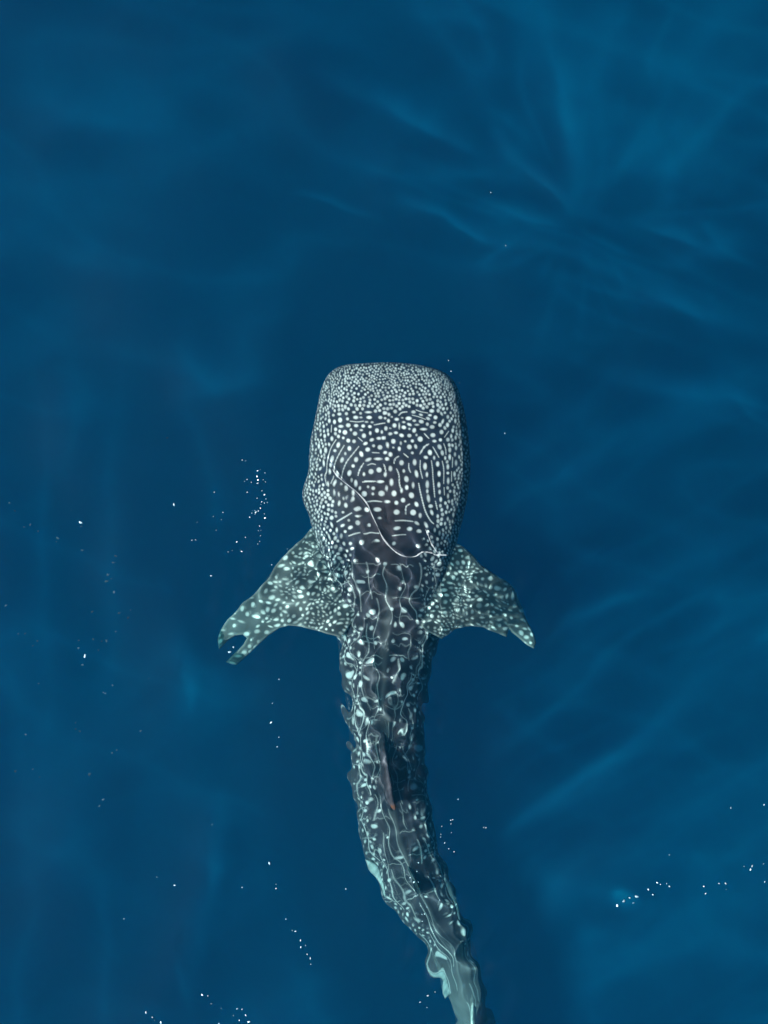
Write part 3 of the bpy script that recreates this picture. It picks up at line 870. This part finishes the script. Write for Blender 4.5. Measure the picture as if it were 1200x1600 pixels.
upright_fin('dorsal_fin', [(591, 1128), (596, 1165), (601, 1205), (606, 1245), (610, 1262)],
            [(0, -.06), (.12, .02), (.3, .13), (.5, .23), (.7, .30), (.88, .335), (1.0, .34), (1.05, .32), (1.0, .26), (.97, .18), (.98, .10), (1.06, .02), (1.0, -.06)],
            .036, .10, (.075, .066, .078), 'upright dark grey fin with a small rusty tip on the back', 12, (101, 32, 2.5))
upright_fin('second_dorsal_fin', [(632, 1342), (640, 1362), (650, 1384), (656, 1396)],
            [(0, -.05), (.25, .04), (.55, .13), (.85, .18), (1.05, .18), (1.0, .10), (1.02, .03), (1.0, -.05)], .018, .05, (.05, .07, .07), None, 6)

PELVIC_L = [(573, 1343), (579, 1346), (585, 1354), (592, 1364), (600, 1369), (612, 1372), (626, 1400), (604, 1398), (594, 1386), (586, 1372), (579, 1358)]
PELVIC_R = [(694, 1362), (706, 1384), (713, 1406), (716, 1409), (720, 1426), (722, 1446), (714, 1448), (704, 1438), (682, 1400)]
ANAL = [(668, 1474), (676, 1484), (681, 1496), (686, 1510), (692, 1520), (699, 1532), (706, 1544), (704, 1552), (699, 1556), (694, 1561), (690, 1552), (689, 1542), (688, 1531), (683, 1520), (678, 1506), (673, 1492)]


def flat_place(z0, z1, y0, y1):
    def place(x, y, h):
        t = np.clip((y - y0) / (y1 - y0), 0, 1)
        z = z0 + (z1 - z0) * t + h
        wx, wy = world_xy(x, y, z)
        return np.stack([wx, wy, z], -1)
    return place


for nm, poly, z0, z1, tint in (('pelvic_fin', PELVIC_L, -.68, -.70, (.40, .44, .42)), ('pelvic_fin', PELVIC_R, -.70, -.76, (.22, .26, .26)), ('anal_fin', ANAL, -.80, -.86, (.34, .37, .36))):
    P = np.array(poly)
    o = link(nm, sheet_fin(nm, poly, .8, .02, flat_place(z0, z1, P[:, 1].min(), P[:, 1].max()),
                           lambda x, y, tint=tint: np.array(tint)[None] * (.6 + .5 * (np.sin(x * .6) * np.sin(y * .4 + x * .2) * .5 + .5))[:, None], 5), shark)
    o.data.materials.append(SKIN)
    o.cycles.is_caustics_receiver = True

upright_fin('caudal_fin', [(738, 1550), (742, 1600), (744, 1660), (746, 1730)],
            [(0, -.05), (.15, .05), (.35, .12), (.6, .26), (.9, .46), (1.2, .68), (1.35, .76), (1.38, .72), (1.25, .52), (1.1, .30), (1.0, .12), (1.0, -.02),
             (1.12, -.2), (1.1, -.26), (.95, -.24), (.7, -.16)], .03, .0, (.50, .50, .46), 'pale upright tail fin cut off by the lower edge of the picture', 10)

# eyes and gill slits, low on the flanks
dark_m, N, L = new_mat('eye_black')
out = N.new('ShaderNodeOutputMaterial')
p = N.new('ShaderNodeBsdfPrincipled')
p.inputs['Base Color'].default_value = (.01, .01, .012, 1)
p.inputs['Roughness'].default_value = .15
L.new(p.outputs[0], out.inputs[0])


def ellipsoid(name, c, r, n=12):
    a = np.linspace(0, math.pi, n)
    b = np.linspace(0, 2 * math.pi, 2 * n, endpoint=False)
    A, B = np.meshgrid(a, b, indexing='ij')
    v = np.stack([c[0] + r[0] * np.sin(A) * np.cos(B), c[1] + r[1] * np.sin(A) * np.sin(B), c[2] + r[2] * np.cos(A)], -1).reshape(-1, 3)
    i = np.arange(n * 2 * n).reshape(n, 2 * n)
    k = (np.arange(2 * n) + 1) % (2 * n)
    return make_mesh(name, v, np.stack([i[:-1], i[1:], i[1:][:, k], i[:-1][:, k]], -1).reshape(-1, 4))


for side, (ex, ey) in ((0, (500, 618)), (1, (713, 618))):
    i = int(np.argmin(np.abs(C[:, 1] - ey)))
    z = float(TOPZ[i] - HZ[i] * 1.12)
    wx, wy = world_xy(ex, ey, z)
    o = link('eye', ellipsoid('eye', (float(wx) + (.012 if side == 0 else -.012), float(wy), z), (.022, .028, .028)), shark)
    o.data.materials.append(dark_m)

# ---------------------------------------------------------------- thin pale tubes added to draw the bright line of light over the neck
def water_z(x, y):
    i = int(np.clip(np.searchsorted(ax, x), 1, nx - 1))
    j = int(np.clip(np.searchsorted(ay, y), 1, ny - 1))
    return float(Z[i, j])


film, N, L = new_mat('light_film')
out = N.new('ShaderNodeOutputMaterial')
p = N.new('ShaderNodeBsdfPrincipled')
nz = N.new('ShaderNodeTexNoise')
nz.inputs['Scale'].default_value = 22
nz.inputs['Detail'].default_value = 5
mr = N.new('ShaderNodeMapRange')
mr.inputs['From Min'].default_value = .3
mr.inputs['From Max'].default_value = .62
mr.inputs['To Min'].default_value = .04
mr.inputs['To Max'].default_value = .22
L.new(nz.outputs[0], mr.inputs[0])
L.new(mr.outputs[0], p.inputs['Alpha'])
p.inputs['Base Color'].default_value = (.66, .66, .68, 1)
p.inputs['Roughness'].default_value = .35
L.new(p.outputs[0], out.inputs[0])


def light_thread(pts, w, label, seed):
    r = np.random.default_rng(seed)
    n, k = 70, 8
    c = spline(pts, n)
    c += np.stack([np.sin(np.linspace(0, 13, n) + r.uniform(0, 6)), np.sin(np.linspace(0, 17, n) + r.uniform(0, 6))], 1) * .5
    s = np.linspace(0, 1, n)
    ww = w * (np.interp(s, [0, .08, .92, 1], [.15, 1, 1, .15])) * (1 + .45 * np.sin(s * 19 + r.uniform(0, 6)) + .4 * np.sin(s * 43 + r.uniform(0, 6))) / PPM / 2
    xy = np.stack([(c[:, 0] - 600) / PPM, (800 - c[:, 1]) / PPM], 1)
    tan = np.gradient(xy, axis=0)
    tan /= np.hypot(tan[:, 0], tan[:, 1])[:, None]
    zz = np.array([water_z(*q) for q in xy]) + .004
    V = []
    for a in np.linspace(0, 2 * math.pi, k, endpoint=False):
        V.append(np.stack([xy[:, 0] - tan[:, 1] * ww * math.cos(a), xy[:, 1] + tan[:, 0] * ww * math.cos(a), zz + .35 * ww * math.sin(a)], -1))
    V = np.stack(V, 1).reshape(-1, 3)
    i = np.arange(n * k).reshape(n, k)
    kn = (np.arange(k) + 1) % k
    o = link('light_thread', make_mesh('light_thread', V, np.stack([i[:-1], i[1:], i[1:][:, kn], i[:-1][:, kn]], -1).reshape(-1, 4)), None,
             label=label, category='foam', group='lines of light across the neck')
    o.data.materials.append(film)


light_thread([(519, 733), (528, 744), (543, 757), (556, 768), (572, 786), (580, 802), (590, 822), (600, 843), (616, 861), (632, 869), (648, 869), (662, 862)], 1.5, 'long thin white line of light curving down across the neck', 1)
light_thread([(664, 826), (670, 838), (676, 854), (688, 866), (700, 868)], 1.5, 'short line of light on the right of the neck running down to the fin', 2)
light_thread([(648, 869), (664, 862), (678, 866), (690, 868)], 1.7, 'short line of light joining the two neck threads at the right', 3)

# ---------------------------------------------------------------- bubbles of foam on the water
B = []


def bub(ox, oy, s, items, cluster):
    for it in items:
        B.append((ox + it[0] / s, oy + it[1] / s, it[2] / s, cluster))


bub(220, 680, 5, [(795, 195, 6), (822, 200, 5), (915, 278, 10), (935, 270, 4), (972, 295, 4), (910, 322, 9), (918, 350, 10), (915, 375, 9), (958, 348, 5), (975, 365, 6), (832, 345, 5), (812, 360, 9), (865, 368, 5),
                  (833, 446, 7), (948, 434, 5), (968, 465, 8), (980, 498, 9), (990, 525, 7), (967, 530, 6), (946, 520, 5), (940, 541, 4), (910, 493, 6), (935, 570, 6), (920, 592, 9), (900, 602, 10), (892, 588, 4),
                  (874, 590, 4), (868, 608, 4), (893, 616, 6), (852, 640, 9), (972, 647, 9), (966, 615, 4), (929, 710, 5), (920, 745, 4), (940, 743, 5), (935, 785, 4), (929, 830, 5), (915, 850, 3)], 'column')
bub(220, 680, 5, [(575, 445, 6), (260, 542, 12), (642, 604, 7), (568, 634, 3), (630, 660, 3), (440, 680, 7), (400, 820, 8), (430, 818, 7), (818, 798, 7), (750, 833, 6), (683, 912, 7), (714, 900, 4),
                  (776, 897, 4), (788, 908, 8), (590, 742, 3), (550, 1098, 8), (1145, 888, 5), (1024, 1012, 6)], 'fin')
bub(0, 640, 2.667, [(973, 990, 6), (957, 1010, 7)], 'notch')
bub(0, 640, 2.667, [(15, 390, 5), (47, 423, 5), (113, 481, 4), (73, 492, 3), (147, 508, 5), (222, 537, 5), (216, 552, 3), (335, 470, 7), (324, 487, 3), (324, 588, 5), (278, 420, 3), (475, 611, 5), (457, 640, 5),
                    (437, 690, 6), (430, 718, 6), (448, 708, 3), (466, 762, 6), (8, 820, 4), (371, 846, 5), (480, 853, 6), (539, 837, 3), (520, 872, 5), (470, 930, 3), (82, 940, 4), (63, 938, 3), (134, 971, 4),
                    (120, 990, 3), (312, 968, 3), (305, 1002, 5), (367, 965, 5), (411, 970, 4), (428, 970, 5), (352, 1028, 9), (390, 1010, 3), (330, 1070, 4), (150, 1147, 3), (460, 1155, 4), (424, 1193, 5),
                    (415, 1190, 3), (295, 1318, 3), (308, 1336, 4), (320, 1350, 4), (97, 1360, 4), (580, 1345, 4), (480, 1425, 3), (460, 1437, 4), (48, 1518, 5), (125, 1507, 3), (157, 1538, 4), (360, 1532, 6),
                    (610, 1128, 3), (690, 115, 4)], 'left')
bub(0, 640, 2.667, [(1135, 1225, 2), (1129, 1305, 5), (1162, 1366, 3), (1155, 1406, 3), (1163, 1124, 3)], 'low')
bub(100, 1200, 2.4, [(83, 35, 5), (140, 125, 5), (125, 150, 3)], 'left')
bub(100, 1200, 2.4, [(556, 212, 3), (770, 358, 7), (348, 410, 3), (415, 440, 5), (668, 448, 3), (795, 437, 3), (795, 453, 4), (225, 566, 4), (832, 568, 4), (856, 611, 4), (868, 614, 4), (887, 648, 4), (906, 667, 4),
                     (888, 673, 4), (912, 700, 3), (924, 715, 5), (926, 737, 2), (1057, 455, 3), (519, 849, 5), (540, 853, 4), (553, 883, 2), (650, 902, 4), (668, 904, 4), (682, 926, 4), (694, 950, 7), (658, 945, 4),
                     (636, 927, 3), (308, 916, 5), (332, 934, 4), (364, 953, 5), (340, 945, 3), (582, 957, 4), (590, 900, 2)], 'low')
bub(540, 1280, 5, [(753, 57, 6), (745, 120, 5), (743, 142, 6), (775, 187, 6), (807, 232, 5), (849, 255, 7), (824, 38, 5), (827, 105, 4), (838, 5, 5), (822, 10, 5), (1097, 67, 5)], 'flank')
B.append((716, 1249, 1.3, 'flank'))
bub(540, 1280, 5, [(570, 343, 8), (558, 411, 8), (505, 460, 5), (535, 495, 9), (570, 495, 4), (495, 563, 6), (587, 678, 6), (637, 687, 9), (736, 634, 5), (550, 733, 5), (597, 743, 6), (617, 741, 6), (600, 798, 5)], 'tail')
bub(540, 1280, 5, [(643, 1380, 10), (700, 1352, 6), (583, 1432, 8), (637, 1475, 6)], 'anal')
bub(760, 1240, 2.727, [(1042, 61, 4), (1184, 48, 5), (779, 260, 6), (1134, 310, 5), (1127, 325, 5), (1100, 312, 4), (1182, 300, 4), (1187, 377, 4), (1022, 385, 6), (993, 385, 4), (1024, 410, 3), (928, 397, 5),
                       (936, 428, 4), (689, 407, 6), (709, 430, 4), (780, 395, 7), (768, 383, 4), (741, 386, 4), (727, 378, 5), (610, 443, 6), (585, 457, 8), (640, 437, 9), (558, 477, 8), (626, 465, 5)], 'right')
for x, y, rr in ((767, 301, 1.1), (790, 384, 1.1), (701, 563, 1.1), (705, 580, 1.0), (718, 598, 1.0), (789, 677, 1.6), (756, 1293, 1.0)):
    B.append((x, y, rr, 'head'))
LAB = {
    'column': ('tiny white bubble in the dense upright string ahead of the left fin', 'bubble string ahead of the left fin'),
    'fin': ('scattered white bubble in open water up and left of the left fin', 'loose bubbles by the left fin'),
    'notch': ('one of two white bubbles inside the notch of the left fin tip', 'bubbles in the fin notch'),
    'left_top': ('faint white bubble at the far left, level with the neck', 'bubbles at the far left level with the neck'),
    'left_mid': ('faint white bubble in open water at the far left, level with the fins', 'bubbles at the far left level with the fins'),
    'left_knot': ('faint white bubble in the loose knot left of the left fin tip', 'bubbles in the loose knot left of the fin tip'),
    'left_low': ('faint white bubble at the far left, level with the middle of the back', 'bubbles at the far left level with the back'),
    'low': ('small white bubble on the water left of the tail, lower left', 'bubbles at the lower left'),
    'flank': ('white bubble in the thin trail right of the rear back', 'bubble trail right of the back'),
    'tail': ('tiny white bubble floating over the dark rear back near the tail', 'bubbles over the rear back'),
    'anal': ('white bubble beside the pale lower fin left of the tail', 'bubbles beside the tail'),
    'right': ('white bubble in the trail across the lower right water', 'bubble trail at the lower right'),
    'head': ('lone pinprick bubble in the water above or right of the head', 'pinprick bubbles round the head')}
foam, N, L = new_mat('foam_white')
out = N.new('ShaderNodeOutputMaterial')
p = N.new('ShaderNodeBsdfPrincipled')
nz = N.new('ShaderNodeTexNoise')
nz.inputs['Scale'].default_value = 90
cr = N.new('ShaderNodeValToRGB')
cr.color_ramp.elements[0].color = (.04, .10, .14, 1)
cr.color_ramp.elements[1].color = (.42, .60, .68, 1)
oi = N.new('ShaderNodeObjectInfo')
L.new(oi.outputs['Random'], cr.inputs[0])
L.new(cr.outputs[0], p.inputs['Base Color'])
p.inputs['Roughness'].default_value = .3
L.new(p.outputs[0], out.inputs[0])
BUB = []
for v in range(4):
    r = np.random.default_rng(40 + v)
    me = ellipsoid('bubble_%d' % v, (0, 0, 0), (1, 1, .55), 7)
    co = np.empty(len(me.vertices) * 3, np.float32)
    me.vertices.foreach_get('co', co)
    co = co.reshape(-1, 3)
    ph = r.uniform(0, 6.28, 3)
    s = 1 + .18 * np.sin(3 * co[:, 0] + ph[0]) * np.cos(2.5 * co[:, 1] + ph[1]) + .1 * np.sin(5 * co[:, 1] + ph[2])
    co *= s[:, None]
    me.vertices.foreach_set('co', co.ravel())
    me.materials.append(foam)
    BUB.append(me)


# the far-left bubbles fall into knots of their own
for n, (x, y, rr, cl) in enumerate(B):
    if cl == 'left':
        B[n] = (x, y, rr, 'left_top' if y < 862 else 'left_mid' if y < 985 else 'left_knot' if y < 1060 else 'left_low')
MARK = {}
for cl in LAB:
    mem = [n for n, b in enumerate(B) if b[3] == cl]
    if len(mem) < 4:
        continue
    what = LAB[cl][1].replace('bubbles', 'bubbles').replace('the ', 'the ')
    for word, key in (('largest', lambda n: -B[n][2]), ('topmost', lambda n: B[n][1]), ('lowest', lambda n: -B[n][1]), ('leftmost', lambda n: B[n][0]), ('rightmost', lambda n: -B[n][0])):
        pick = min(mem, key=key)
        if pick not in MARK:
            MARK[pick] = word + ' white one of the ' + what
for n, (x, y, rr, cl) in enumerate(B):
    wx, wy = (x - 600) / PPM, (800 - y) / PPM
    rad = max(rr * (.64 if not cl.startswith('left') else .75), .55) / PPM
    o = link('bubble', BUB[n % 4], None, label=MARK.get(n, LAB[cl][0]), category='bubble', group=LAB[cl][1])
    o.location = (wx, wy, water_z(wx, wy) + rad * .25)
    if cl.startswith('left') and rr < 2.6:
        o.location = (wx, wy, -.10 - .25 * random.random())
    o.rotation_euler = (0, 0, random.uniform(0, 6.28))
    o.scale = (rad * random.uniform(.8, 1.7), rad * random.uniform(.6, 1.0), rad)
